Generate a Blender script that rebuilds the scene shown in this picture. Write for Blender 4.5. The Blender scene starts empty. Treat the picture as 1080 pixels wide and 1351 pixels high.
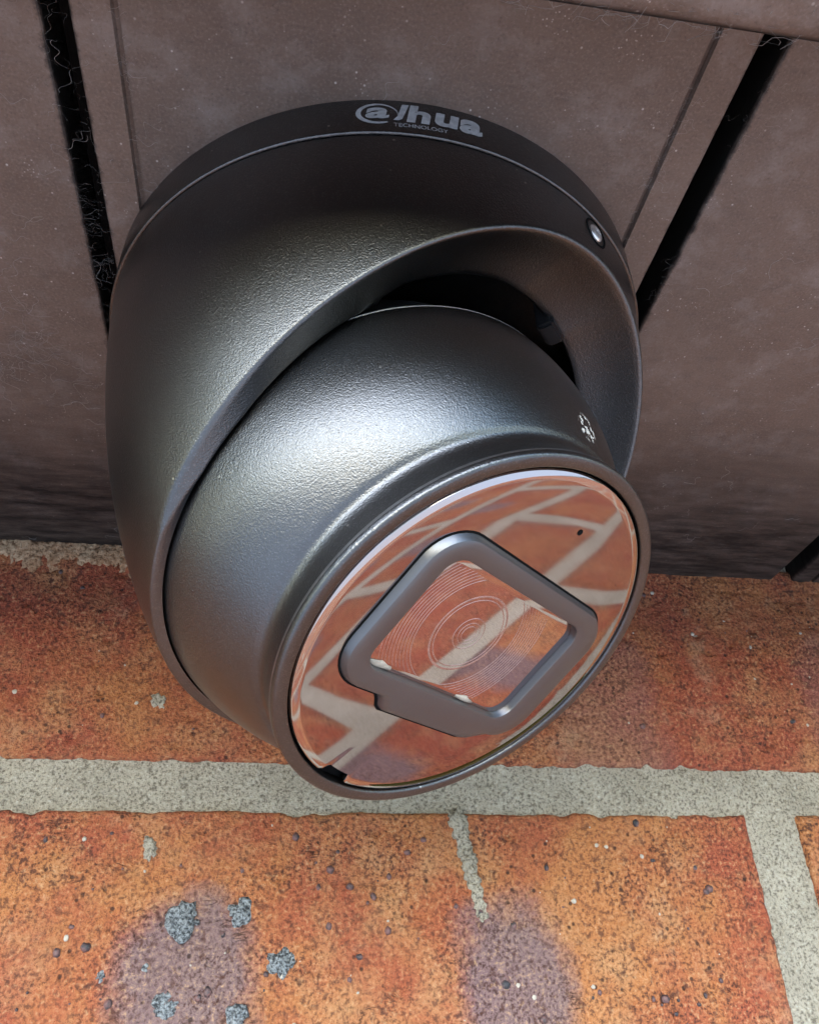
import bpy, bmesh, math, random
from mathutils import Vector, Matrix, noise
random.seed(7)
R = math.radians
scene = bpy.context.scene
col = scene.collection

# ------------------------------------------------------------------ camera
cam_d = bpy.data.cameras.new('photo_camera')
cam = bpy.data.objects.new('photo_camera', cam_d)
col.objects.link(cam)
scene.camera = cam
cam_d.sensor_fit = 'VERTICAL'
cam_d.sensor_height = 24.0
cam_d.lens = 1079.52 / 1351 * 24.0
cam_d.clip_start = 0.005
cam_d.clip_end = 400
# world axes seen from the camera (right, down, forward)
AX = ((0.98817883, 0.05993924, 0.14110239), (-0.15083570, 0.54468093, 0.82496744), (-0.02740786, -0.83649864, 0.54728314))
right = Vector((AX[0][0], AX[1][0], AX[2][0]))
down = Vector((AX[0][1], AX[1][1], AX[2][1]))
fwd = Vector((AX[0][2], AX[1][2], AX[2][2]))
m3 = Matrix((right, -down, -fwd)).transposed()
cam.matrix_world = Matrix.Translation((-0.01652, -0.13206, -0.13336)) @ m3.to_4x4()

# ------------------------------------------------------------------ light
SUN_EL, SUN_DIR = R(25), Vector((-0.36, -0.93, 0))
world = bpy.data.worlds.new('World')
scene.world = world
world.use_nodes = True
wn = world.node_tree.nodes
wl = world.node_tree.links
bg = wn['Background']
sky = wn.new('ShaderNodeTexSky')
sky.sky_type = 'NISHITA'
sky.sun_disc = False
sky.sun_elevation = SUN_EL
sky.sun_rotation = math.atan2(SUN_DIR.x, SUN_DIR.y)
sky.air_density = 1.0
sky.dust_density = 0.15
sky.ozone_density = 3.0
wl.new(sky.outputs[0], bg.inputs[0])
bg.inputs[1].default_value = 0.15
sun_d = bpy.data.lights.new('sun', 'SUN')
sun_d.energy = 1.5
sun_d.angle = R(84)
sun_d.color = (1.0, 0.995, 0.99)
sun = bpy.data.objects.new('sun', sun_d)
col.objects.link(sun)
sd = Vector((SUN_DIR.x, SUN_DIR.y, 0)).normalized() * math.cos(SUN_EL) + Vector((0, 0, math.sin(SUN_EL)))
sun.rotation_euler = (-sd).to_track_quat('-Z', 'Y').to_euler()
vs = scene.view_settings
vs.view_transform = 'Standard'
vs.look = 'None'
vs.exposure = 2.35
vs.gamma = 1.0
vs.use_curve_mapping = False
scene.cycles.max_bounces = 10
scene.cycles.diffuse_bounces = 5
scene.cycles.glossy_bounces = 6
scene.cycles.transparent_max_bounces = 8
scene.cycles.use_denoising = True
scene.cycles.denoising_prefilter = 'ACCURATE'

# ------------------------------------------------------------------ material helpers
class NT:
    def __init__(self, name):
        self.m = bpy.data.materials.new(name)
        self.m.use_nodes = True
        self.t = self.m.node_tree
        self.n = self.t.nodes
        self.l = self.t.links
        self.b = self.n['Principled BSDF']
    def node(self, kind, **kw):
        x = self.n.new(kind)
        for k, v in kw.items():
            setattr(x, k, v)
        return x
    def put(self, sock, v):
        if hasattr(v, 'is_output') or isinstance(v, bpy.types.NodeSocket):
            self.l.new(v, sock)
        else:
            sock.default_value = v
    def coord(self, kind='Object'):
        return self.node('ShaderNodeTexCoord').outputs[kind]
    def mapping(self, vec, scale=(1, 1, 1), loc=(0, 0, 0)):
        x = self.node('ShaderNodeMapping')
        self.l.new(vec, x.inputs['Vector'])
        x.inputs['Scale'].default_value = scale
        self.put(x.inputs['Location'], loc)
        return x.outputs[0]
    def noise(self, vec, scale, detail=4, rough=.55, dist=0.0):
        x = self.node('ShaderNodeTexNoise')
        self.l.new(vec, x.inputs['Vector'])
        x.inputs['Scale'].default_value = scale
        x.inputs['Detail'].default_value = detail
        x.inputs['Roughness'].default_value = rough
        x.inputs['Distortion'].default_value = dist
        return x.outputs['Fac']
    def voronoi(self, vec, scale, feature='F1', out='Distance', rnd=1.0):
        x = self.node('ShaderNodeTexVoronoi', feature=feature)
        self.l.new(vec, x.inputs['Vector'])
        x.inputs['Scale'].default_value = scale
        x.inputs['Randomness'].default_value = rnd
        return x.outputs[out]
    def ramp(self, fac, stops, interp='LINEAR'):
        x = self.node('ShaderNodeValToRGB')
        x.color_ramp.interpolation = interp
        e = x.color_ramp.elements
        while len(e) < len(stops):
            e.new(.5)
        for el, (p, c) in zip(e, stops):
            el.position = p
            el.color = (c, c, c, 1) if isinstance(c, (int, float)) else (*c, 1)
        self.l.new(fac, x.inputs[0])
        return x.outputs[0]
    def math(self, op, a, b=0.0, clamp=False):
        x = self.node('ShaderNodeMath', operation=op, use_clamp=clamp)
        self.put(x.inputs[0], a)
        self.put(x.inputs[1], b)
        return x.outputs[0]
    def mix(self, fac, a, b, blend='MIX'):
        x = self.node('ShaderNodeMix', data_type='RGBA', blend_type=blend)
        self.put(x.inputs[0], fac)
        for s, v in ((x.inputs[6], a), (x.inputs[7], b)):
            if isinstance(v, tuple):
                s.default_value = (*v, 1) if len(v) == 3 else v
            else:
                self.l.new(v, s)
        return x.outputs[2]
    def bump(self, h, dist, strength=1.0, normal=None):
        x = self.node('ShaderNodeBump')
        x.inputs['Strength'].default_value = strength
        x.inputs['Distance'].default_value = dist
        self.l.new(h, x.inputs['Height'])
        if normal is not None:
            self.l.new(normal, x.inputs['Normal'])
        return x.outputs[0]
    def sep(self, vec):
        x = self.node('ShaderNodeSeparateXYZ')
        self.l.new(vec, x.inputs[0])
        return x.outputs
    def set(self, **kw):
        names = dict(color='Base Color', rough='Roughness', metal='Metallic', normal='Normal', spec='Specular IOR Level',
                     coat='Coat Weight', coat_rough='Coat Roughness', ior='IOR', trans='Transmission Weight')
        for k, v in kw.items():
            s = self.b.inputs[names[k]]
            if isinstance(v, tuple) and len(v) == 3:
                v = (*v, 1)
            self.put(s, v)
        return self.m

def plain(name, color, rough=.5, metal=0.0, spec=.5):
    t = NT(name)
    v = t.coord()
    n = t.noise(v, 900, 3)
    c = t.mix(t.ramp(n, [(.35, .0), (.7, 1.0)]), tuple(x * .82 for x in color), tuple(min(1, x * 1.12) for x in color))
    return t.set(color=c, rough=rough, metal=metal, spec=spec)

def mat_paint():
    t = NT('textured_grey_paint')
    v = t.coord()
    fine = t.noise(v, 3900, 2, .5)
    mid = t.noise(v, 2500, 2, .5)
    h = t.math('ADD', t.math('MULTIPLY', fine, .75), t.math('MULTIPLY', mid, .45))
    big = t.noise(v, 45, 4, .6)
    c = t.mix(t.ramp(big, [(.3, 0.0), (.75, 1.0)]), (.110, .109, .110), (.136, .135, .135))
    flk = t.voronoi(v, 5200, out='Color')
    sp = t.ramp(t.sep(flk)[0], [(.80, 0.0), (.97, 1.0)])
    c = t.mix(t.math('MULTIPLY', sp, .20), c, (.30, .30, .31))
    dv = t.voronoi(v, 260)
    dust = t.math('MULTIPLY', t.ramp(dv, [(.035, 1.0), (.07, 0.0)]), t.ramp(t.noise(v, 70, 3), [(.52, 0.0), (.60, .8)]))
    c = t.mix(dust, c, (.45, .43, .41))
    # scuffed bare patch on the side of the housing
    d = t.node('ShaderNodeVectorMath', operation='DISTANCE')
    t.l.new(v, d.inputs[0])
    d.inputs[1].default_value = (0.0308, -0.0325, -0.0484)
    near = t.ramp(d.outputs['Value'], [(.0010, 1.0), (.0042, 0.0)])
    near.node.color_ramp.elements[0].position = .0008
    near.node.color_ramp.elements[1].position = .0040
    wn_ = t.noise(v, 900, 3, .6)
    chip = t.math('MULTIPLY', near, t.ramp(wn_, [(.50, 0.0), (.56, 1.0)]))
    chip = t.ramp(chip, [(.25, 0.0), (.45, 1.0)])
    c = t.mix(chip, c, (.62, .60, .57))
    rgh = t.math('ADD', .26, t.math('MULTIPLY', mid, .10))
    return t.set(color=c, rough=rgh, metal=t.math('SUBTRACT', 1.0, t.math('MULTIPLY', chip, .95)), spec=.5, normal=t.bump(h, .000085, .95))

def mat_soffit():
    t = NT('brown_soffit_plastic')
    v = t.coord()
    big = t.noise(v, 22, 5, .65)
    c = t.mix(t.ramp(big, [(.3, 0.0), (.72, 1.0)]), (.118, .082, .064), (.172, .124, .098))
    streak = t.noise(t.mapping(v, (150, 320, 150)), 1.0, 6, .7)
    c = t.mix(t.ramp(streak, [(.50, 0.0), (.75, .40)]), c, (.070, .056, .050))
    dusty = t.noise(v, 95, 6, .72)
    c = t.mix(t.ramp(dusty, [(.50, 0.0), (.72, .45)]), c, (.27, .235, .215))
    fine = t.noise(v, 1900, 3, .6)
    c = t.mix(t.ramp(fine, [(.52, 0.0), (.8, .5)]), c, (.27, .22, .20))
    c = t.mix(t.ramp(fine, [(.2, .6), (.42, 0.0)]), c, (.03, .024, .02))
    # pale dust specks, denser in clouds
    vor = t.voronoi(v, 420, out='Distance')
    dens = t.noise(v, 60, 3, .6)
    sp = t.math('MULTIPLY', t.ramp(vor, [(.05, 1.0), (.11, 0.0)]), t.ramp(dens, [(.45, 0.0), (.55, 1.0)]))
    vor2 = t.voronoi(v, 1100, out='Distance')
    dens2 = t.noise(v, 130, 3, .6)
    sp2 = t.math('MULTIPLY', t.ramp(vor2, [(.08, 1.0), (.2, 0.0)]), t.ramp(dens2, [(.55, 0.0), (.66, .8)]))
    sp = t.math('MAXIMUM', sp, sp2)
    c = t.mix(t.math('MULTIPLY', sp, .8), c, (.52, .47, .43))
    # dirt plus painted-in corner shade, deepening towards the wall
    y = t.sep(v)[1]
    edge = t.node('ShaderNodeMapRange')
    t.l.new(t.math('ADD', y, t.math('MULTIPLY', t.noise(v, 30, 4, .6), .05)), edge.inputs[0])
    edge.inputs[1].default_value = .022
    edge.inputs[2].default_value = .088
    grime_shade = t.math('MULTIPLY', edge.outputs[0], t.ramp(t.noise(t.mapping(v, (60, 260, 60)), 1.0, 6, .7), [(.25, .55), (.6, 1.0)]))
    c = t.mix(t.math('MULTIPLY', grime_shade, .96), c, (.013, .011, .010))
    # dirt lodged along the groove edges
    x = t.sep(v)[0]
    gd = t.math('MINIMUM', t.math('ABSOLUTE', t.math('ADD', x, .0569)), t.math('ABSOLUTE', t.math('SUBTRACT', x, .0557)))
    gd = t.math('ADD', gd, t.math('MULTIPLY', t.math('SUBTRACT', t.noise(v, 260, 5, .7), .5), .0045))
    c = t.mix(t.ramp(t.math('MULTIPLY', gd, 100.0), [(.19, .9), (.29, 0.0)]), c, (.020, .016, .014))
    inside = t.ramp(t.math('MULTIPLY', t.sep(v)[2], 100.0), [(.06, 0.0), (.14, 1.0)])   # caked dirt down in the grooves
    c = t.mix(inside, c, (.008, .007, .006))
    h = t.math('ADD', t.math('MULTIPLY', fine, .6), t.math('MULTIPLY', streak, .5))
    return t.set(color=c, rough=t.math('ADD', .32, t.math('MULTIPLY', big, .2)), spec=t.math('SUBTRACT', .5, t.math('MULTIPLY', grime_shade, .4)), normal=t.bump(h, .00012, .5))

def mat_brick():
    t = NT('orange_red_brick')
    oi = t.node('ShaderNodeObjectInfo')
    v0 = t.coord()
    v = t.node('ShaderNodeVectorMath', operation='ADD')
    t.l.new(v0, v.inputs[0])
    sc = t.node('ShaderNodeVectorMath', operation='SCALE')
    t.l.new(oi.outputs['Location'], sc.inputs[0])
    sc.inputs['Scale'].default_value = 3.7
    t.l.new(sc.outputs[0], v.inputs[1])
    v = v.outputs[0]
    warm = t.noise(v, 26, 4, .6)
    c = t.mix(t.ramp(warm, [(.40, 0.0), (.60, 1.0)]), (.34, .078, .034), (.44, .170, .056))
    red = t.noise(v, 16, 5, .65, .6)
    c = t.mix(t.ramp(red, [(.46, 0.0), (.62, .8)]), c, (.32, .062, .034))
    tone = t.noise(v, 70, 4, .65)
    c = t.mix(t.ramp(tone, [(.48, 0.0), (.72, .75)]), c, (.48, .245, .105))
    tn = t.node('ShaderNodeAttribute', attribute_type='OBJECT', attribute_name='tone')
    c = t.mix(tn.outputs['Fac'], c, (.255, .066, .034))
    # purple grey kiln marks, two to a brick, reaching down from mid height
    s = t.sep(v0)
    wob = t.math('MULTIPLY', t.math('SUBTRACT', t.noise(v, 70, 5, .66), .5), 2.0)
    def mark(cx, half):
        dx = t.math('DIVIDE', t.math('SUBTRACT', s[0], cx), half)
        dz = t.math('MAXIMUM', t.math('DIVIDE', t.math('ADD', s[2], .006), .018), 0.0)
        r2 = t.math('ADD', t.math('MULTIPLY', dx, dx), t.math('MULTIPLY', dz, dz))
        return t.ramp(t.math('ADD', r2, wob), [(.25, 1.0), (1.35, 0.0)])
    k = t.math('MAXIMUM', mark(-.0455, .0195), mark(.0355, .0175))
    sw = t.node('ShaderNodeAttribute', attribute_type='OBJECT', attribute_name='kiln')
    k = t.math('MULTIPLY', k, sw.outputs['Fac'])
    c = t.mix(t.math('MULTIPLY', k, .88), c, (.190, .130, .130))
    # pale sandy bloom
    bloom = t.ramp(t.noise(v, 38, 5, .7), [(.60, 0.0), (.75, .55)])
    c = t.mix(bloom, c, (.50, .33, .20))
    # grain
    fine = t.noise(v, 980, 4, .68)
    fine2 = t.noise(v, 430, 4, .66, .4)
    calm = t.ramp(t.noise(v, 48, 4, .6), [(.36, .6), (.60, 1.0)])
    c = t.mix(t.math('MULTIPLY', calm, t.ramp(fine, [(.38, .9), (.50, 0.0)])), c, (.060, .022, .014))
    c = t.mix(t.math('MULTIPLY', calm, t.ramp(fine2, [(.36, .80), (.45, 0.0)])), c, (.085, .032, .020))
    c = t.mix(t.math('MULTIPLY', calm, t.ramp(fine, [(.54, 0.0), (.69, .65)])), c, (.60, .36, .18))
    pores = t.math('MULTIPLY', t.ramp(t.voronoi(v, 330), [(.10, 1.0), (.20, 0.0)]), t.ramp(t.noise(v, 120, 2), [(.5, 0.0), (.58, 1.0)]))
    c = t.mix(t.math('MULTIPLY', pores, .85), c, (.045, .022, .016))
    crk = t.noise(t.mapping(v, (38, 38, 95)), 1.0, 4, .6, 1.2)
    crk = t.math('MULTIPLY', t.ramp(t.math('ABSOLUTE', t.math('SUBTRACT', crk, .5)), [(.003, 1.0), (.012, 0.0)]), t.ramp(t.noise(v, 60, 3), [(.60, 0.0), (.66, 1.0)]))
    c = t.mix(t.math('MULTIPLY', crk, .7), c, (.06, .028, .020))
    h = t.math('ADD', t.math('MULTIPLY', fine, .8), t.math('MULTIPLY', fine2, 1.0))
    h = t.math('SUBTRACT', h, t.math('MULTIPLY', t.math('MAXIMUM', pores, crk), .6))
    return t.set(color=c, rough=.82, spec=.3, normal=t.bump(h, .0014, .85))

def mat_mortar(name='sandy_mortar', tint=1.0):
    t = NT(name)
    v = t.coord()
    big = t.noise(v, 40, 5, .65)
    c = t.mix(t.ramp(big, [(.3, 0.0), (.7, 1.0)]), (.34 * tint, .295 * tint, .22 * tint), (.50 * tint, .445 * tint, .345 * tint))
    fine = t.noise(v, 1250, 4, .68)
    c = t.mix(t.ramp(fine, [(.38, .85), (.50, 0.0)]), c, (.13, .108, .08))
    c = t.mix(t.ramp(fine, [(.57, 0.0), (.72, .6)]), c, (.68, .64, .54))
    f2 = t.noise(v, 420, 3, .6)
    h = t.math('ADD', fine, t.math('MULTIPLY', f2, 1.2))
    return t.set(color=c, rough=.92, spec=.2, normal=t.bump(h, .0014, .9))

def mat_tan():
    t = NT('tan_sand_smear')
    v = t.coord()
    big = t.noise(v, 60, 5, .65)
    c = t.mix(t.ramp(big, [(.35, 0.0), (.65, 1.0)]), (.34, .17, .085), (.50, .35, .22))
    fine = t.noise(v, 950, 4, .65)
    c = t.mix(t.ramp(fine, [(.36, .75), (.48, 0.0)]), c, (.11, .055, .03))
    c = t.mix(t.ramp(fine, [(.55, 0.0), (.70, .5)]), c, (.62, .50, .36))
    return t.set(color=c, rough=.92, spec=.2, normal=t.bump(fine, .0011, .8))

def mat_mirror(name, refl, tint, rough, pane=0.0):
    t = NT(name)
    v = t.coord()
    n = t.noise(v, 300, 4, .6)
    rg = t.math('ADD', rough, t.math('MULTIPLY', t.ramp(n, [(.55, 0.0), (.8, 1.0)]), .02))
    t.set(color=tint, metal=refl, rough=rg, spec=.8)
    if pane > 0:
        tr = t.node('ShaderNodeBsdfTransparent')
        mx = t.node('ShaderNodeMixShader')
        mx.inputs[0].default_value = pane
        t.l.new(t.b.outputs[0], mx.inputs[1])
        t.l.new(tr.outputs[0], mx.inputs[2])
        t.l.new(mx.outputs[0], t.n['Material Output'].inputs[0])
    return t.m

def mat_grass():
    t = NT('lawn_green')
    v = t.coord()
    n = t.noise(v, 3, 6, .7)
    c = t.mix(t.ramp(n, [(.35, 0.0), (.7, 1.0)]), (.050, .066, .026), (.105, .120, .060))
    return t.set(color=c, rough=.9, spec=.2)

M = dict(paint=mat_paint(), soffit=mat_soffit(), brick=mat_brick(), mortar=mat_mortar(), tan=mat_tan(),
         black=plain('black_plastic', (.010, .010, .011), .45), dark=plain('dark_recess', (.006, .006, .006), .9, spec=.1),
         grime_shade=plain('grimy_groove', (.012, .010, .009), .95, spec=.1),
         glass=mat_mirror('mirrored_glass', 1.0, (.36, .305, .305), .045),
         glass_edge=mat_mirror('glass_bevel', 1.0, (.50, .46, .45), .07),
         green=mat_mirror('green_cut_glass', 1.0, (.05, .085, .025), .16), pane=mat_mirror('window_pane', 1.0, (.54, .455, .45), .035, .12),
         frame=None, edge=plain('rim_highlight_metal', (.40, .40, .41), .33, 1.0), bare=plain('bare_cast_metal', (.60, .59, .57), .4, .6), steel=plain('bright_steel', (.88, .87, .85), .38, .9), ring=plain('moulded_lens', (.50, .39, .37), .25, .85),
         print=plain('grey_print', (.46, .47, .48), .6), grass=mat_grass(), paving=plain('bounce_paving', (.60, .575, .54), .9, spec=.2),
         web=plain('cobweb_silk', (.34, .31, .285), .9, spec=.1), slag=None, grit=None, gritpale=None)
t = NT('satin_grey_frame')
_v = t.coord()
_n = t.noise(_v, 2600, 2)
M['frame'] = t.set(color=(.135, .135, .14), rough=.33, metal=.8, spec=.6, normal=t.bump(_n, .00003, .5))
t = NT('kiln_slag')
_v = t.coord()
_n = t.noise(_v, 1500, 4, .7)
_c = t.mix(t.ramp(_n, [(.40, 0.0), (.62, 1.0)]), (.022, .024, .026), (.34, .36, .36))
M['slag'] = t.set(color=_c, rough=.45, metal=.2, normal=t.bump(_n, .0008, .9))
t = NT('dark_grit')
_v = t.coord()
_n = t.noise(_v, 500, 3, .6)
_c = t.mix(t.ramp(_n, [(.4, 0.0), (.6, 1.0)]), (.030, .026, .028), (.16, .075, .065))
M['grit'] = t.set(color=_c, rough=.5, normal=t.bump(t.noise(_v, 1800, 3), .0004, .7))
M['gritpale'] = plain('pale_grit', (.46, .40, .32), .85)

# ------------------------------------------------------------------ geometry helpers
def link(name, me, mat, parent=None, smooth=True, angle=None):
    o = bpy.data.objects.new(name, me)
    col.objects.link(o)
    if mat is not None:
        me.materials.append(mat)
    if smooth:
        me.polygons.foreach_set('use_smooth', [True] * len(me.polygons))
        if angle:
            me.set_sharp_from_angle(angle=R(angle))
    if parent is not None:
        o.parent = parent
    return o
def mesh(name, verts, faces):
    me = bpy.data.meshes.new(name)
    me.from_pydata([tuple(v) for v in verts], [], faces)
    me.update()
    return me
def fixed(me):
    bm = bmesh.new()
    bm.from_mesh(me)
    bmesh.ops.recalc_face_normals(bm, faces=bm.faces)
    bm.to_mesh(me)
    bm.free()
    return me
def empty(name, loc=(0, 0, 0)):
    o = bpy.data.objects.new(name, None)
    o.empty_display_size = .02
    o.location = loc
    col.objects.link(o)
    return o
def tag(o, label=None, cat=None, group=None, kind=None):
    for k, v in (('label', label), ('category', cat), ('group', group), ('kind', kind)):
        if v:
            o[k] = v
    return o
def rows_mesh(name, rows, closed=True, cap_start=False, cap_end=False):
    n = len(rows[0])
    vs_, fs = [], []
    for r in rows:
        vs_ += r
    for i in range(len(rows) - 1):
        for j in range(n if closed else n - 1):
            k = (j + 1) % n
            fs.append((i * n + j, i * n + k, (i + 1) * n + k, (i + 1) * n + j))
    if cap_start:
        fs.append(tuple(range(n)))
    if cap_end:
        fs.append(tuple((len(rows) - 1) * n + j for j in range(n)))
    return fixed(mesh(name, vs_, fs))
Z0 = Vector((0, 0, 0))
def frame_pt(o, x, y, a, X, Y, A):
    return o + X * x + Y * y + A * a
def lathe(name, prof, o, X, Y, A, seg=160, cap_start=False, cap_end=False):
    rows = []
    for a, r in prof:
        rows.append([frame_pt(o, r * math.cos(2 * math.pi * j / seg), r * math.sin(2 * math.pi * j / seg), a, X, Y, A) for j in range(seg)])
    return rows_mesh(name, rows, True, cap_start, cap_end)
WX, WY, WZ = Vector((1, 0, 0)), Vector((0, 1, 0)), Vector((0, 0, 1))
def arc(cx, cy, r, a0, a1, n):
    return [(cx + r * math.cos(R(a0 + (a1 - a0) * i / n)), cy + r * math.sin(R(a0 + (a1 - a0) * i / n))) for i in range(n + 1)]

# ------------------------------------------------------------------ ground
gm = mesh('ground', [(-60, -60, -2.354), (60, -60, -2.354), (60, 60, -2.354), (-60, 60, -2.354)], [(0, 1, 2, 3)])
tag(link('ground', gm, M['grass']), kind='structure')
pm = mesh('path', [(-14, -8, -2.35), (14, -8, -2.35), (14, .2, -2.35), (-14, .2, -2.35)], [(0, 1, 2, 3)])
tag(link('path', pm, M['paving']), kind='structure')  # unseen pale paving, added to bounce light up onto the soffit

# ------------------------------------------------------------------ brick wall
WALL_Y = 0.0979
wall = empty('brick_wall', (0.07, WALL_Y, -2.35))
tag(wall, 'orange red brick wall with pale sandy mortar joints under the brown soffit', 'brick wall')
WO = Vector((0.07, WALL_Y, -2.35))
def fbm(p, f, o=4):
    return noise.fractal(Vector(p) * f, 1.0, 2.0, o)
# mortar sheet: fine where the camera looks, coarse beyond
def steps(a, b, n):
    return [a + (b - a) * i / n for i in range(n)]
xs = steps(-.85, -.13, 36) + steps(-.13, .21, 300) + steps(.21, 2.6, 60) + [2.6]
zs = steps(-2.35, -.30, 60) + steps(-.30, -.155, 30) + steps(-.155, .012, 150) + steps(.012, .10, 5) + [.10]
mv, mf = [], []
for z in zs:
    for x in xs:
        d = .0016
        if -.131 < x < .211 and z > -.156:
            d = .0014 + .0008 * fbm((x, 0, z), 55) + .00035 * fbm((x, 3, z), 420, 3)
        mv.append((x - WO.x, d, z - WO.z))
nx = len(xs)
for i in range(len(zs) - 1):
    for j in range(nx - 1):
        mf.append((i * nx + j, i * nx + j + 1, (i + 1) * nx + j + 1, (i + 1) * nx + j))
mo = link('mortar', mesh('mortar', mv, mf), M['mortar'], wall)

def brick_mesh(name, L, H, nx_, nz, seed, rough_edge=.0009, bulge=.0005, fine=0.0):
    """front face as a relief grid with worn rounded arrises, sides run back into the wall"""
    r = .0016
    vs_, fs = [], []
    us = [(-.5 + i / nx_) * L for i in range(nx_ + 1)]
    ws = [(-.5 + i / nz) * H for i in range(nz + 1)]
    off = seed * 7.31
    prn = random.Random(seed)
    pits = []
    if fine > 0:
        for _ in range(95):
            s_ = prn.choice((.0006, .0008, .0011, .0016))
            pits.append((prn.uniform(-L / 2, L / 2), prn.uniform(-H / 2, H / 2), s_ * prn.uniform(1, 1.8), s_, s_ * .55))
        for _ in range(9):
            pits.append((prn.uniform(-L / 2, L / 2), prn.uniform(-H / 2, H / 2), prn.uniform(.006, .016), .0009, .0006))
        for _ in range(26):
            side = prn.choice((-1, 1))
            pits.append((prn.uniform(-L / 2, L / 2), side * H / 2, prn.uniform(.0015, .005), prn.uniform(.0008, .0022), .0016))
    def dent(u, w):
        y = 0.0
        for a, b, sa_, sb_, dp in pits:
            du_ = (u - a) / sa_
            if -1 < du_ < 1:
                dw_ = (w - b + .3 * sb_ * math.sin(u * 900 + a * 777)) / sb_
                q = du_ * du_ + dw_ * dw_
                if q < 1:
                    y += dp * (1 - q) ** 1.3
        return y
    def edge(t):
        return fbm((t + off, off * .3, 1.7), 60, 4) * rough_edge + fbm((t + off, off, 4.1), 330, 3) * rough_edge * .55
    for w in ws:
        for u in us:
            du, dw = L / 2 - abs(u), H / 2 - abs(w)
            e = min(du, dw)
            y = 0.0
            if e < r:
                k = 1 - e / r
                y += r * .75 * (1 - math.sqrt(max(0, 1 - k * k)))
            y -= bulge * fbm((u + off, 0, w), 42, 4) + fine * fbm((u + off, 5, w), 260, 4)
            if pits:
                y += dent(u, w)
            x2 = u + (math.copysign(1, u) * edge(w * 1.0) * max(0, 1 - du / .004))
            z2 = w + (math.copysign(1, w) * edge(u + (9 if w > 0 else 3)) * max(0, 1 - dw / .004))
            vs_.append((x2, y, z2))
    n = nx_ + 1
    for i in range(nz):
        for j in range(nx_):
            fs.append((i * n + j, i * n + j + 1, (i + 1) * n + j + 1, (i + 1) * n + j))
    ring = [j for j in range(n)] + [i * n + nx_ for i in range(1, nz + 1)] + [nz * n + j for j in range(nx_ - 1, -1, -1)] + [i * n for i in range(nz - 1, 0, -1)]
    b0 = len(vs_)
    for q in ring:
        x, y, z = vs_[q]
        vs_.append((x, .012, z))
    m = len(ring)
    for q in range(m):
        p = (q + 1) % m
        fs.append((ring[q], b0 + q, b0 + p, ring[p]))
    return mesh(name, vs_, fs)
rnd = random.Random(3)
def put_brick(me, x, z, kiln):
    o = bpy.data.objects.new('brick', me)
    col.objects.link(o)
    o.parent = wall
    o.location = (x - WO.x, 0, z - WO.z)
    o['kiln'] = float(kiln)
    o['tone'] = rnd.uniform(0, .55)
    return o
def smooth(me, mat):
    me.materials.append(mat)
    me.polygons.foreach_set('use_smooth', [True] * len(me.polygons))
    return me
PITCH, LEN, HT, CP = .216, .2005, .0588, .0720
cheap = [smooth(brick_mesh('brick_plain', LEN, HT, 20, 7, 20 + i, .00025, .0003), M['brick']) for i in range(5)]
perps = {0: .019, 1: .1273, 2: .236, 3: .112, 4: .222}
hero = {}
far = []
for k in range(32):
    zt = -.0794 - CP * (k - 1)                 # top arris of the course
    zc = zt - HT / 2
    p0 = perps.get(k, .1273 + (k % 2 - 1) * PITCH / 2 + rnd.uniform(-.006, .006))
    if k == 0:
        zc = -.0662 + .066 / 2
    for i in range(-4, 12):
        xc = p0 + PITCH * i + PITCH / 2
        if xc < -.78 or xc > 2.5 or zc < -2.33:
            continue
        if xc > .9 or zc < -1.75:
            far.append((xc, zc))
            continue
        near = k <= 1 and -.22 < xc < .26
        if near:
            H = HT
            z = zc
            if k == 0:
                H = .0640 if xc < .02 else .0700
                z = -.0662 + H / 2
            Lb = LEN
            if k == 1 and 0 < xc < .1:
                Lb, xc = .2170, .1190 - .1085
            me = smooth(brick_mesh('brick_near', Lb, H, 320, 96, 3 * k + i + 11, .00045, .0006, .00022), M['brick'])
            hero[(k, i)] = put_brick(me, xc, z, 1.0 if (k == 1 and xc < .1) else (.38 if (k == 0 and xc > .05) else 0.0))
        else:
            o = put_brick(cheap[rnd.randrange(5)], xc, zc, 1.0 if rnd.random() < .55 else 0.0)
            if k == 0:
                o.scale.z = .066 / HT
fv, ff = [], []
for x, z in far:                               # bricks too far along to pick apart
    b = len(fv)
    for sx, sz, y in ((-1, -1, 0), (1, -1, 0), (1, 1, 0), (-1, 1, 0), (-1, -1, .01), (1, -1, .01), (1, 1, .01), (-1, 1, .01)):
        fv.append((x + sx * LEN / 2 - WO.x, y, z + sz * HT / 2 - WO.z))
    ff += [tuple(b + q for q in f) for f in ((0, 1, 2, 3), (0, 4, 5, 1), (1, 5, 6, 2), (2, 6, 7, 3), (3, 7, 4, 0))]
fo_ = link('distant_bricks', mesh('distant_bricks', fv, ff), M['brick'], wall, False)
fo_['kind'] = 'stuff'
fo_['kiln'] = 0.0
fo_['tone'] = .3
for key, o in hero.items():
    o['tone'] = .30 if key[0] == 0 else .10
main = [o for key, o in hero.items() if key[0] == 1 and abs(o.location.x + WO.x - .0105) < .06][0]
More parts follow.
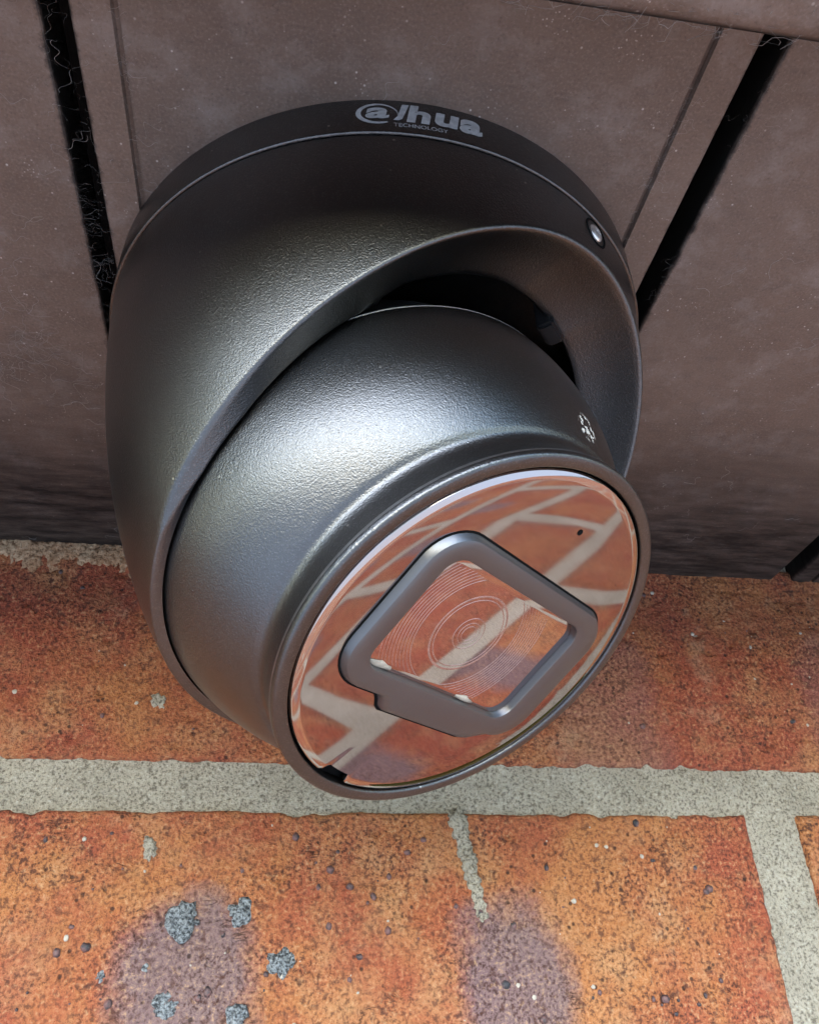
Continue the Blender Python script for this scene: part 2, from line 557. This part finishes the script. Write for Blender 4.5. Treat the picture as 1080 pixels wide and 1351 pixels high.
# grit, slag and smears stuck in the big brick below the camera
def lump(center, sx, sy, sz, seed, sub=2, rough=.35, freq=2.2):
    bm = bmesh.new()
    bmesh.ops.create_icosphere(bm, subdivisions=sub, radius=1)
    vs_, fs = [], []
    for v in bm.verts:
        d = 1 + rough * noise.noise(v.co * freq + Vector((seed * 3.1, seed, 0)))
        c = v.co * d
        vs_.append((center[0] + c.x * sx, center[1] + c.y * sy, center[2] + c.z * sz))
    for f in bm.faces:
        fs.append(tuple(v.index for v in f.verts))
    bm.free()
    return vs_, fs
def join(name, parts, mat, parent, kind=None):
    vs_, fs = [], []
    for v, f in parts:
        b = len(vs_)
        vs_ += v
        fs += [tuple(b + q for q in x) for x in f]
    o = link(name, mesh(name, vs_, fs), mat, parent)
    if kind:
        o['kind'] = kind
    return o
def local(o, x, z):
    return (x - WO.x - o.location.x, 0, z - WO.z - o.location.z)
rg = random.Random(11)
for idx, (x, z, s) in enumerate(((-.0371, -.1057, .0037), (-.0232, -.1042, .0031), (-.0128, -.1152, .0031), (-.0395, -.1241, .0028), (-.0545, -.1175, .0012), (-.0445, -.1160, .0014), (-.0225, -.1262, .0022))):
    lx, _, lz = local(main, x, z)
    parts = [lump((lx, .0001, lz), s, .0006, s * 1.05, idx, 3, .7, 1.6)]
    if s > .002:
        for q in range(9):
            a, d = rg.uniform(0, 6.28), rg.uniform(.3, .95) * s
            parts.append(lump((lx + d * math.cos(a), -.0002, lz + d * math.sin(a)), s * .22, .0005, s * .22, q + idx, 1, .5))
    o = join('slag_spot', parts, M['slag'], main)
def scatter(brick, pts, mat, name):
    join(name, [lump((p[0], .0001, p[1]), p[2] * rg.uniform(.8, 1.25), p[2] * .75, p[2] * rg.uniform(.8, 1.25), i * 1.7, 2 if p[2] > .0005 else 1) for i, p in enumerate(pts)], mat, brick, 'stuff')
for key, br in hero.items():
    hh = .027
    pts, pale = [], []
    n1 = 95 if br is main else 26
    for i in range(n1):
        pts.append((rg.uniform(-.098, .098), rg.uniform(-hh, hh), rg.choice((.0003, .0004, .0005, .0006, .0008, .0011)) * (1.0 if br is main else .8)))
    for i in range(40):
        pale.append((rg.uniform(-.098, .098), rg.uniform(-hh, hh), rg.choice((.00022, .0003, .0004, .0006))))
    scatter(br, pts, M['grit'], 'grit')
    scatter(br, pale, M['gritpale'], 'pale_grit')
# pale mortar streak and daubs left on the bricks
def daub(brick, pts, name, seed, mat='mortar', sink=.0004):
    parts = []
    for i, (x, z, s) in enumerate(pts):
        lx, _, lz = local(brick, x, z)
        parts.append(lump((lx, sink, lz), s, .0010, s * 1.3, seed + i * .9, 3, .75, 1.9))
    join(name, parts, M[mat], brick)
n_ = 15
daub(main, [(.0332 + (.0385 - .0332) * i / n_ + rg.uniform(-.0002, .0002), -.0815 + (-.1050 + .0815) * i / n_, 0.0023 - .0007 * i / n_) for i in range(n_ + 1)], 'mortar_streak', 2)
daub(main, [(-.0476, -.0885, .0017), (-.0470, -.0900, .0014), (-.0482, -.0872, .0011)], 'mortar_daub', 9)
upl = [o for key, o in hero.items() if key[0] == 0 and o.location.x + WO.x < .0][0]
daub(upl, [(-.0509, -.0498, .0020), (-.0495, -.0503, .0013)], 'mortar_daub', 5)
pts = []
for i in range(90):
    x = -.118 + .09 * i / 90
    pts.append((x, -.0012 - rg.uniform(0, .0045), rg.uniform(.0022, .0036)))
daub(upl, pts, 'mortar_smear', 31, 'tan', .0006)

# ------------------------------------------------------------------ soffit
soffit = empty('soffit', (0, .01, 0))
tag(soffit, 'dusty brown plastic soffit boards with dark grooves above the camera', 'soffit')
SY0, SY1 = -.094, .103
def panel(x0, x1, lines, r=.0007, dep=.011):
    pr = [(x0, dep)] + [(x0, r)] + [(x0 + r - r * math.cos(R(a)), r - r * math.sin(R(a))) for a in (30, 60, 90)]
    for lx in sorted(lines):
        pr += [(lx - .0008, 0), (lx - .00045, .00075), (lx + .00025, .00085), (lx + .00045, -.00018), (lx + .0009, 0)]
    pr += [(x1 - r + r * math.cos(R(a)), r - r * math.sin(R(a))) for a in (90, 60, 30)] + [(x1, r), (x1, dep)]
    rows = [[Vector((x, y - .01, z)) for x, z in pr] for y in (SY0, SY1)]
    me = rows_mesh('panel', rows, False)
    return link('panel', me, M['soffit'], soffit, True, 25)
panel(-.0547, .0533, (-.0476, .0457))
panel(-.159, -.0591, (-.1515,))
panel(.0580, .1505, ())
for i in range(7):
    panel(.1580 + .1 * i, .2535 + .1 * i, (.1655 + .1 * i,))
    panel(-.259 - .1 * i, -.1635 - .1 * i, (-.1715 - .1 * i,))
gb = mesh('groove_back', [(-.86, SY0 - .01, .0108), (.86, SY0 - .01, .0108), (.86, SY1 - .01, .0108), (-.86, SY1 - .01, .0108)], [(0, 1, 2, 3)])
link('groove_back', gb, M['grime_shade'], soffit, False)

# ------------------------------------------------------------------ fascia
fo = Vector((0, -.0850, -.0270))
prof = [(-.0, .0270), (0, .0035)] + [(-.0035 + .0035 * math.cos(R(a)), .0035 - .0035 * math.sin(R(a))) for a in range(15, 91, 15)]
prof += [(-.017, -.0002), (-.0195, .0012), (-.0205, .004), (-.0205, .19), (-.012, .19), (-.012, .0270)]
rows = [[Vector((x, y, z)) for y, z in prof] for x in [-.86 + .02 * i for i in range(87)]]
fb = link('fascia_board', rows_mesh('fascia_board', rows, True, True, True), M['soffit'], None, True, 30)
fb.location = fo
tag(fb, 'rounded brown fascia lip running along the outer edge of the soffit', 'fascia')

# ------------------------------------------------------------------ the security camera
A = Vector((0.39444, -0.36773, -0.84213)).normalized()
EC = Vector((0.00121, 0.00127, -0.04921))
FX = A.cross(WZ).normalized()
FY = A.cross(FX).normalized()
FC = EC + A * .035
root = empty('security_camera', (0, 0, 0))
tag(root, 'dark grey turret security camera with mirrored round face mounted under the soffit', 'security camera')

# base plate against the soffit
RB = .0559
prof = [(.0, RB), (-.0088, RB), (-.00896, RB - .00005), (-.00906, RB - .00016), (-.0091, RB - .0005), (-.0089, RB - .0012), (-.0089, .030), (-.0089, .004)]
base = link('base_plate', lathe('base_plate', prof, Z0, WX, WY, WZ, 256, False, True), M['paint'], root, True, 50)

# logo wrapped round the base plate: coordinates are (degrees, millimetres of depth)
def on_base(deg, z, lift=.00006):
    r = RB + lift
    return (r * math.cos(R(deg)), r * math.sin(R(deg)), z * .001)
def glyph(text, bold):
    cu = bpy.data.curves.new('t', 'FONT')
    cu.body = text
    cu.size = 1
    cu.offset = bold
    cu.resolution_u = 6
    ob = bpy.data.objects.new('t', cu)
    col.objects.link(ob)
    dg = bpy.context.evaluated_depsgraph_get()
    me = ob.evaluated_get(dg).to_mesh()
    vs_ = [v.co.copy() for v in me.vertices]
    fs = [tuple(p.vertices) for p in me.polygons]
    ob.evaluated_get(dg).to_mesh_clear()
    bpy.data.objects.remove(ob)
    bpy.data.curves.remove(cu)
    return vs_, fs
def stamp(text, d0, d1, z0, z1, bold=.0, shear=0.0):
    vs_, fs = glyph(text, bold)
    x0, x1 = min(v.x for v in vs_), max(v.x for v in vs_)
    y0, y1 = min(v.y for v in vs_), max(v.y for v in vs_)
    out = []
    for v in vs_:
        ty = (v.y - y0) / (y1 - y0)
        tx = (v.x - x0) / (x1 - x0)
        out.append(on_base(d0 + (d1 - d0) * tx + shear * (ty - .5), z0 + (z1 - z0) * ty))
    return out, fs
def strip(path):
    vs_, fs = [], []
    for (dx, dz, nx_, nz, w) in path:
        vs_ += [on_base(dx + nx_ * w, dz + nz * w), on_base(dx - nx_ * w, dz - nz * w)]
    for i in range(len(path) - 1):
        fs.append((2 * i, 2 * i + 1, 2 * i + 3, 2 * i + 2))
    return vs_, fs
logo = []
path = []
for i in range(49):
    u = i / 48
    a = R(-62 - 300 * u)
    w = .46 * math.sin(math.pi * min(1, u * 1.0 + .06)) ** .6 * (1 - .55 * u) + .06
    path.append((-96.7 + 3.35 * math.cos(a), -4.05 + 2.62 * math.sin(a), math.cos(a), math.sin(a) * .8, w))
logo.append(strip(path))
def poly(pts):
    return [on_base(d, z) for d, z in pts], [tuple(range(len(pts)))]
logo.append(stamp('a', -98.75, -94.7, -5.45, -2.35, .035, .5))
logo.append(poly([(-94.1, -5.75), (-93.2, -5.75), (-92.6, -5.3), (-91.35, -1.12), (-92.55, -1.12), (-93.4, -4.6), (-93.75, -5.1)]))
logo.append(stamp('h', -91.5, -87.6, -6.0, -1.08, .04, .8))
logo.append(stamp('u', -86.9, -82.8, -5.85, -2.1, .04, .6))
logo.append(stamp('a', -82.5, -78.3, -6.1, -2.0, .045, .5))
join('logo_print', logo, M['print'], base)
join('small_lettering', [stamp('TECHNOLOGY', -94.1, -84.8, -7.55, -6.55, 0.0)], M['print'], base)

# cover: dome of revolution cut by a sloping saddle rim, with a thick turned-in lip
PH0 = R(-47)
def z_rim(d):
    return -.05488 + .02992 * math.cos(d) + .00560 * math.cos(2 * d) + .00076 * math.cos(3 * d)
def r_out(z):
    return .0556 * math.sqrt(max(0, 1 - (z / .1025) ** 2))
def r_ball(z, ph):
    rb2 = max(0, .0448 ** 2 - (z - EC.z) ** 2)
    al = EC.x * math.cos(ph) + EC.y * math.sin(ph)
    ac = EC.y * math.cos(ph) - EC.x * math.sin(ph)
    return al + math.sqrt(max(0, rb2 - ac * ac))
NS = 288
rows = [[] for _ in range(80)]
for j in range(NS):
    d = 2 * math.pi * j / NS
    ph = d + PH0
    zr = z_rim(d)
    c = (1 - math.cos(d)) / 2
    dd = abs(math.degrees(math.atan2(math.sin(d), math.cos(d))))
    dz = .0005 + .0045 * max(0, 1 - abs(dd - 44) / 34) - .0015 * min(1, max(0, dd - 60) / 30)
    zi = zr + dz
    zi = min(zi, -.0135)
    ri = max(r_ball(zi, ph) + .0004, .0398 + .0022 * min(1, dd / 60))
    ri = min(ri, r_out(zr) - .0006)
    pts = [(r_out(-.0094) - .0004, -.0093), (r_out(-.0094) + .00002, -.00938)]
    for i in range(40):
        z = -.0098 + (zr + .0009 + .0098) * i / 39
        pts.append((r_out(z), z))
    # fillet: quadratic curve round the outer rim edge onto the lip face
    P0 = Vector((r_out(zr + .0009), zr + .0009))
    P1 = Vector((r_out(zr), zr))
    lip = Vector((ri, zi)) - P1
    P2 = P1 + lip.normalized() * min(.0009, lip.length * .4)
    for i in range(1, 9):
        s = i / 8
        q = P0 * (1 - s) ** 2 + P1 * 2 * s * (1 - s) + P2 * s * s
        pts.append((q.x, q.y))
    PE = Vector((ri, zi))
    P3 = PE - lip.normalized() * min(.0006, lip.length * .3)
    for i in range(1, 13):
        s = i / 12
        q = P2.lerp(P3, s)
        bow = math.sin(math.pi * s) * .0006 * min(1, max(0, (60 - dd) / 30))
        pts.append((q.x, q.y + bow))
    P4 = PE + Vector((.0002, .0006)) if dd < 50 else Vector((r_ball(zi + .0006, ph) + .00045, zi + .0006))
    for i in range(1, 5):
        s = i / 4
        q = P3 * (1 - s) ** 2 + PE * 2 * s * (1 - s) + P4 * s * s
        pts.append((q.x, q.y))
    top = -.0092
    for i in range(1, 6):
        s = i / 5
        z = P4.y + (top - P4.y) * s
        open_r = max(P4.x, min(r_out(z) - .0022, P4.x + .004 * s + .0))
        hug = 1 - min(1, max(0, (58 - dd) / 14))
        zh = P4.y + (min(P4.y + .010, -.030) - P4.y) * s
        hug_r = r_ball(zh, ph) + .0005
        pts.append((open_r * (1 - hug) + hug_r * hug, z * (1 - hug) + zh * hug))
    for i, (r, z) in enumerate(pts):
        rows[i].append(Vector((r * math.cos(ph), r * math.sin(ph), z)))
rows = [r for r in rows if r]
cover = link('cover', rows_mesh('cover', rows, True), M['paint'], root, True, 60)

# fixing screw in the cover
SP, SN = Vector((.03406, -.04331, -.01228)), Vector((.61679, -.78442, -.06521)).normalized()
SX = SN.cross(WZ).normalized()
SYv = SN.cross(SX)
prof = [(.00012, .0031), (.00016, .0029), (.0, .0026)]
lk = link('screw_recess', lathe('screw_recess', [(-.0006, .0025), (.00018, .0026), (.00024, .0029), (.00005, .0031)], SP, SX, SYv, SN, 48, True, False), M['dark'], cover)
prof = [(-.0006, .0018), (.0000, .0018), (.0003, .0016), (.0005, .0012)]
sc_rows = []
for a, r in prof + [(.00052, .0011)]:
    sc_rows.append([frame_pt(SP, r * math.cos(2 * math.pi * j / 48), r * math.sin(2 * math.pi * j / 48), a, SX, SYv, SN) for j in range(48)])
# star shaped socket
def star(a, k):
    return [frame_pt(SP, k * (.00085 + .00022 * math.cos(6 * 2 * math.pi * j / 48)) * math.cos(2 * math.pi * j / 48),
                     k * (.00085 + .00022 * math.cos(6 * 2 * math.pi * j / 48)) * math.sin(2 * math.pi * j / 48), a, SX, SYv, SN) for j in range(48)]
sc_rows += [star(.00052, 1), star(-.0002, .95)]
link('screw', rows_mesh('screw', sc_rows, True, False, True), M['steel'], cover, True, 35)

# inside: bracket ring and arms, seen through the gap
prof = [(-.0090, .0470), (-.0090, .0435), (-.0150, .0425), (-.0156, .0432), (-.0156, .0462), (-.0150, .0470)]
link('bracket_ring', lathe('bracket_ring', prof, Z0, WX, WY, WZ, 96), M['black'], root, True, 40)
def block(name, c, X, Y, Zv, sx, sy, sz, mat, parent, bev=.0006):
    bm = bmesh.new()
    bmesh.ops.create_cube(bm, size=1)
    for v in bm.verts:
        v.co = Vector((v.co.x * sx, v.co.y * sy, v.co.z * sz))
    bmesh.ops.bevel(bm, geom=bm.edges[:], offset=bev, segments=2, affect='EDGES')
    for v in bm.verts:
        p = v.co.copy()
        v.co = c + X * p.x + Y * p.y + Zv * p.z
    me = bpy.data.meshes.new(name)
    bm.to_mesh(me)
    bm.free()
    return link(name, me, mat, parent, True, 40)
for ph_ in (-40, 60, 150):
    rad = Vector((math.cos(R(ph_)), math.sin(R(ph_)), 0))
    tan = Vector((-rad.y, rad.x, 0))
    block('bracket_arm', rad * .0395 + Vector((0, 0, -.0145)), tan, rad, WZ, .0062, .0035, .0115, M['black'], root)

# eyeball housing
RE = .0448
prof = [(.0016, RE - .0022), (-.0001, RE - .0016), (-.0002, RE - .0007), (.0002, RE - .0002)]
for i in range(1, 45):
    a = .0002 + (.0262 - .0002) * i / 44
    prof.append((a, math.sqrt(RE ** 2 - a * a)))
prof += [(.0267, .03597), (.0270, .0357), (.0273, .0353), (.0276, .03503), (.0281, .0348), (.0290, .03468), (.0302, .03472), (.0316, .0349), (.0326, .0351), (.0330, .0352)]
housing = link('eyeball_housing', lathe('eyeball_housing', prof, EC, FX, FY, A, 256), M['paint'], root)
link('worn_edge', lathe('worn_edge', [(-.00022, RE - .00085), (-.00024, RE - .0004), (.0, RE - .00012), (.00045, RE + .00003), (.00055, RE - .0001)], EC, FX, FY, A, 200), M['bare'], housing)
rim = [(.0330, .0352), (.0333, .03545), (.0336, .03552), (.0345, .03552), (.0348, .0354), (.03495, .0352), (.0350, .0349), (.0350, .0335), (.0349, .0333), (.0346, .0332), (.0315, .03315)]
link('front_rim', lathe('front_rim', rim, EC, FX, FY, A, 256), M['paint'], root, True, 60)
link('rim_edge', lathe('rim_edge', [(.03305, .03522), (.03325, .03548), (.0335, .03556), (.0338, .03556)], EC, FX, FY, A, 256), M['edge'], root)  # brighter ring put in to paint the highlight along the rim
rs = [(.0014, .0432), (-.002, .0431)] + [(-a, math.sqrt(.0431 ** 2 - a * a)) for a in (.006, .011, .016, .021, .026, .030, .033)]
link('rear_shell', lathe('rear_shell', rs, EC, FX, FY, A, 128, False, True), M['black'], root)
link('gasket', lathe('gasket', [(.0328, .0334), (.0328, .0300)], EC, FX, FY, A, 160), M['dark'], root)

# mirrored face glass with a notch in its lower edge
def fp(x, y, a):
    return FC + FX * x + FY * y + A * a
SEG = 360
def glass_ring(rad, a, notch):
    out = []
    for j in range(SEG):
        th = 2 * math.pi * j / SEG
        deg = math.degrees(th)
        r = rad
        w = abs((deg - 83 + 180) % 360 - 180)
        if notch and w < 6.2:
            r = min(rad, .0308 if w < 5.2 else .0308 + (rad - .0308) * (w - 5.2))
        out.append(fp(r * math.cos(th), r * math.sin(th), a))
    return out
rows = [glass_ring(.0328, -.0018, True), glass_ring(.0328, -.0006, True), glass_ring(.03262, -.00034, True), glass_ring(.0324, -.00024, True)]
edge = link('glass_bevel', rows_mesh('glass_bevel', rows + [glass_ring(.0313, -.00012, True), glass_ring(.0310, -.0001, False)][:1], True), M['glass_edge'], root, True, 20)
glass = link('face_glass', rows_mesh('face_glass', [glass_ring(.0313, -.00012, True), glass_ring(.0310, -.0001, True), glass_ring(.025, -.0001, False), glass_ring(.010, -.0001, False)], True, False, True), M['glass'], root, True, 20)
edge.parent = glass
vs_, fs = [], []
for j in range(61):
    th = R(100 + 92 * j / 60)
    w = .0013 * math.sin(math.pi * j / 60) ** .5
    vs_ += [fp(.0320 * math.cos(th), .0320 * math.sin(th), -.00014), fp((.0320 - w * .5) * math.cos(th), (.0320 - w * .5) * math.sin(th), -.00003), fp((.0320 - w) * math.cos(th), (.0320 - w) * math.sin(th), -.00009)]
    if j:
        b = 3 * j - 3
        fs += [(b, b + 3, b + 4, b + 1), (b + 1, b + 4, b + 5, b + 2)]
link('green_glass_edge', mesh('green_glass_edge', vs_, fs), M['green'], glass)
mh = lathe('microphone_hole', [(-.00004, .00055), (-.00008, .00048), (-.00009, .0002)], fp(.0016, -.0244, 0), FX, FY, A, 24, False, True)
link('microphone_hole', mh, M['dark'], glass)

# lens frame: rounded rectangle standing proud, with a tab along one long side
ca, sa = math.cos(R(3.8)), math.sin(R(3.8))
UX = FX * ca + FY * sa
UY = FY * ca - FX * sa
def up(x, y, a):
    return FC + UX * x + UY * y + A * a
def rrect(x0, x1, y0, y1, r, n=10, tab=None):
    p = arc(x1 - r, y0 + r, r, -90, 0, n) + arc(x1 - r, y1 - r, r, 0, 90, n)
    if tab:
        t0, t1, ty = tab
        p += [(t1 + .0012, y1), (t1 + .0004, y1 + (ty - y1) * .25), (t1 - .0008, y1 + (ty - y1) * .8), (t1 - .0018, ty), ((t0 + t1) / 2, ty), (t0 + .002, ty), (t0, ty - .0004), (t0 - .0025, y1 + (ty - y1) * .3)]
    else:
        m = len(arc(0, 0, 1, 0, 1, n))
        p += [(x1 - r + (x0 + r - x1 + r) * i / 9, y1) for i in range(1, 9)]
    p += arc(x0 + r, y1 - r, r, 90, 180, n) + arc(x0 + r, y0 + r, r, 180, 270, n)
    return p
def outer(ins, a):
    return [up(x, y, a) for x, y in rrect(-.0247 + ins, .0244 - ins, -.0150 + ins, .0146 - ins, .0072 - ins, 10, (-.0140 + ins, .0105 - ins, .0170 - ins))]
def inner(grow, a):
    return [up(x, y, a) for x, y in rrect(-.0182 - grow, .0203 + grow, -.0112 - grow, .0105 + grow, .0034 + grow)]
HF = .0014
rows = [outer(-.0002, -.0004), outer(0, .0002), outer(.0002, HF - .0007), outer(.0005, HF - .0002), outer(.0011, HF), inner(.0004, HF), inner(.0001, HF - .0001), inner(0, HF - .0004), inner(-.0001, -.0030)]
lens_frame = link('lens_frame', rows_mesh('lens_frame', rows, True), M['frame'], root, True, 40)
skirt = rows_mesh('frame_gap', [outer(-.00045, -.00004), outer(.0005, -.00002)], True)
link('frame_gap', skirt, M['dark'], lens_frame)
pane = rows_mesh('window_pane', [inner(-.00015, .0000), inner(-.0010, .00006), inner(-.0012, .00006)], True, False, True)
link('window_pane', pane, M['pane'], lens_frame, True, 20)
backing = rows_mesh('lens_tray', [inner(-.00005, -.0030), inner(-.002, -.0036)], True, False, True)
link('lens_tray', backing, M['black'], lens_frame)
# moulded concentric rings on the pane over the lens
rr = [(.0014, .00008), (.0021, .00007), (.0030, .0001), (.0066, .00012), (.0073, .00022), (.0106, .00010)] + [(.0112 + .00062 * i, .00006) for i in range(9)]
LC = FC + FX * .0044 - FY * .0006 + A * .00005
PC = up(.00105, -.00035, 0)
for r, w in rr:
    prof = [(0, r - w), (.00003, r - w * .6), (.00004, r), (.00003, r + w * .6), (0, r + w)]
    me = lathe('lens_ring', prof, LC, UX, UY, A, 120)
    bm = bmesh.new()
    bm.from_mesh(me)                   # rings stop at the edge of the pane
    kill = [f for f in bm.faces if abs((f.calc_center_median() - PC).dot(UY)) > .0096 or abs((f.calc_center_median() - PC).dot(UX)) > .0180]
    bmesh.ops.delete(bm, geom=kill, context='FACES')
    bm.to_mesh(me)
    bm.free()
    link('lens_ring', me, M['ring'], lens_frame)
# flakes of sealant along the lower edge of the window
for x, y, sx in ((.0160, .0099, .0028), (-.0066, .0099, .0026)):
    vs_, fs = lump((0, 0, 0), 1, 1, 1, x * 900, 2, .7, 1.5)
    vs_ = [up(x + v[0] * sx, y + v[1] * .00055, .00008 + v[2] * .00008) for v in vs_]
    link('sealant_flake', mesh('sealant_flake', vs_, fs), M['gritpale'], lens_frame)

# ------------------------------------------------------------------ cobweb threads and fluff on the soffit
wv, wf = [], []
def thread(p, q, r, wob, n=14, sag=.0):
    b = len(wv)
    d = (q - p)
    side = d.cross(WZ).normalized() if d.length > 0 else WX
    ph_ = rg.uniform(0, 100)
    for i in range(n + 1):
        s = i / n
        c = p.lerp(q, s) + side * wob * (noise.noise(Vector((s * 2.2 + ph_, 0, 0))) * 1.3 + .15 * math.sin(s * 7 + ph_)) + WZ * (-sag * math.sin(math.pi * s))
        for k in range(3):
            an = 2.094 * k
            wv.append(c + side * r * math.cos(an) + WZ * r * math.sin(an))
    for i in range(n):
        for k in range(3):
            k2 = (k + 1) % 3
            wf.append((b + i * 3 + k, b + i * 3 + k2, b + i * 3 + 3 + k2, b + i * 3 + 3 + k))
def fluff(cx, cy, spread, count, ln, r=.000026):
    for _ in range(count):
        p = Vector((cx + rg.gauss(0, spread), cy + rg.gauss(0, spread), -.0002 - rg.random() * .0004))
        a = rg.uniform(0, 6.28)
        L = ln * rg.uniform(.3, 1.4)
        thread(p, p + Vector((math.cos(a) * L, math.sin(a) * L, -rg.random() * .0006)), r * rg.uniform(.6, 1.3), L * .5)
for i in range(45):
    fluff(-.057 + rg.uniform(-.003, .002), -.07 + .1 * rg.random(), .0016, 3, .0035, .000011)
for i in range(18):
    fluff(.0585 + rg.uniform(-.001, .002), -.07 + .08 * rg.random(), .0014, 3, .003, .000012)
for i in range(16):
    fluff(.0457, -.07 + .05 * rg.random(), .0008, 2, .003)
    fluff(-.047, -.065 + .05 * rg.random(), .0010, 2, .003)
for i in range(26):
    fluff(-.078 + rg.gauss(0, .008), .005 + rg.gauss(0, .012), .002, 3, .007)
for i in range(60):
    fluff(rg.uniform(-.11, .14), rg.uniform(-.075, .095), .003, 2, .005, .00003)
for i in range(120):
    x = rg.uniform(-.02, .12)
    thread(Vector((x, -.0863 + rg.uniform(-.002, .001), -.0272)), Vector((x + rg.uniform(-.006, .006), -.0848 + rg.uniform(-.001, .002), -.0235)), .00004, .003, 6)
web = link('cobweb', mesh('cobweb', wv, wf), M['web'], None)
tag(web, 'fine pale cobweb threads and fluff clinging to the soffit grooves', 'cobweb', kind='stuff')
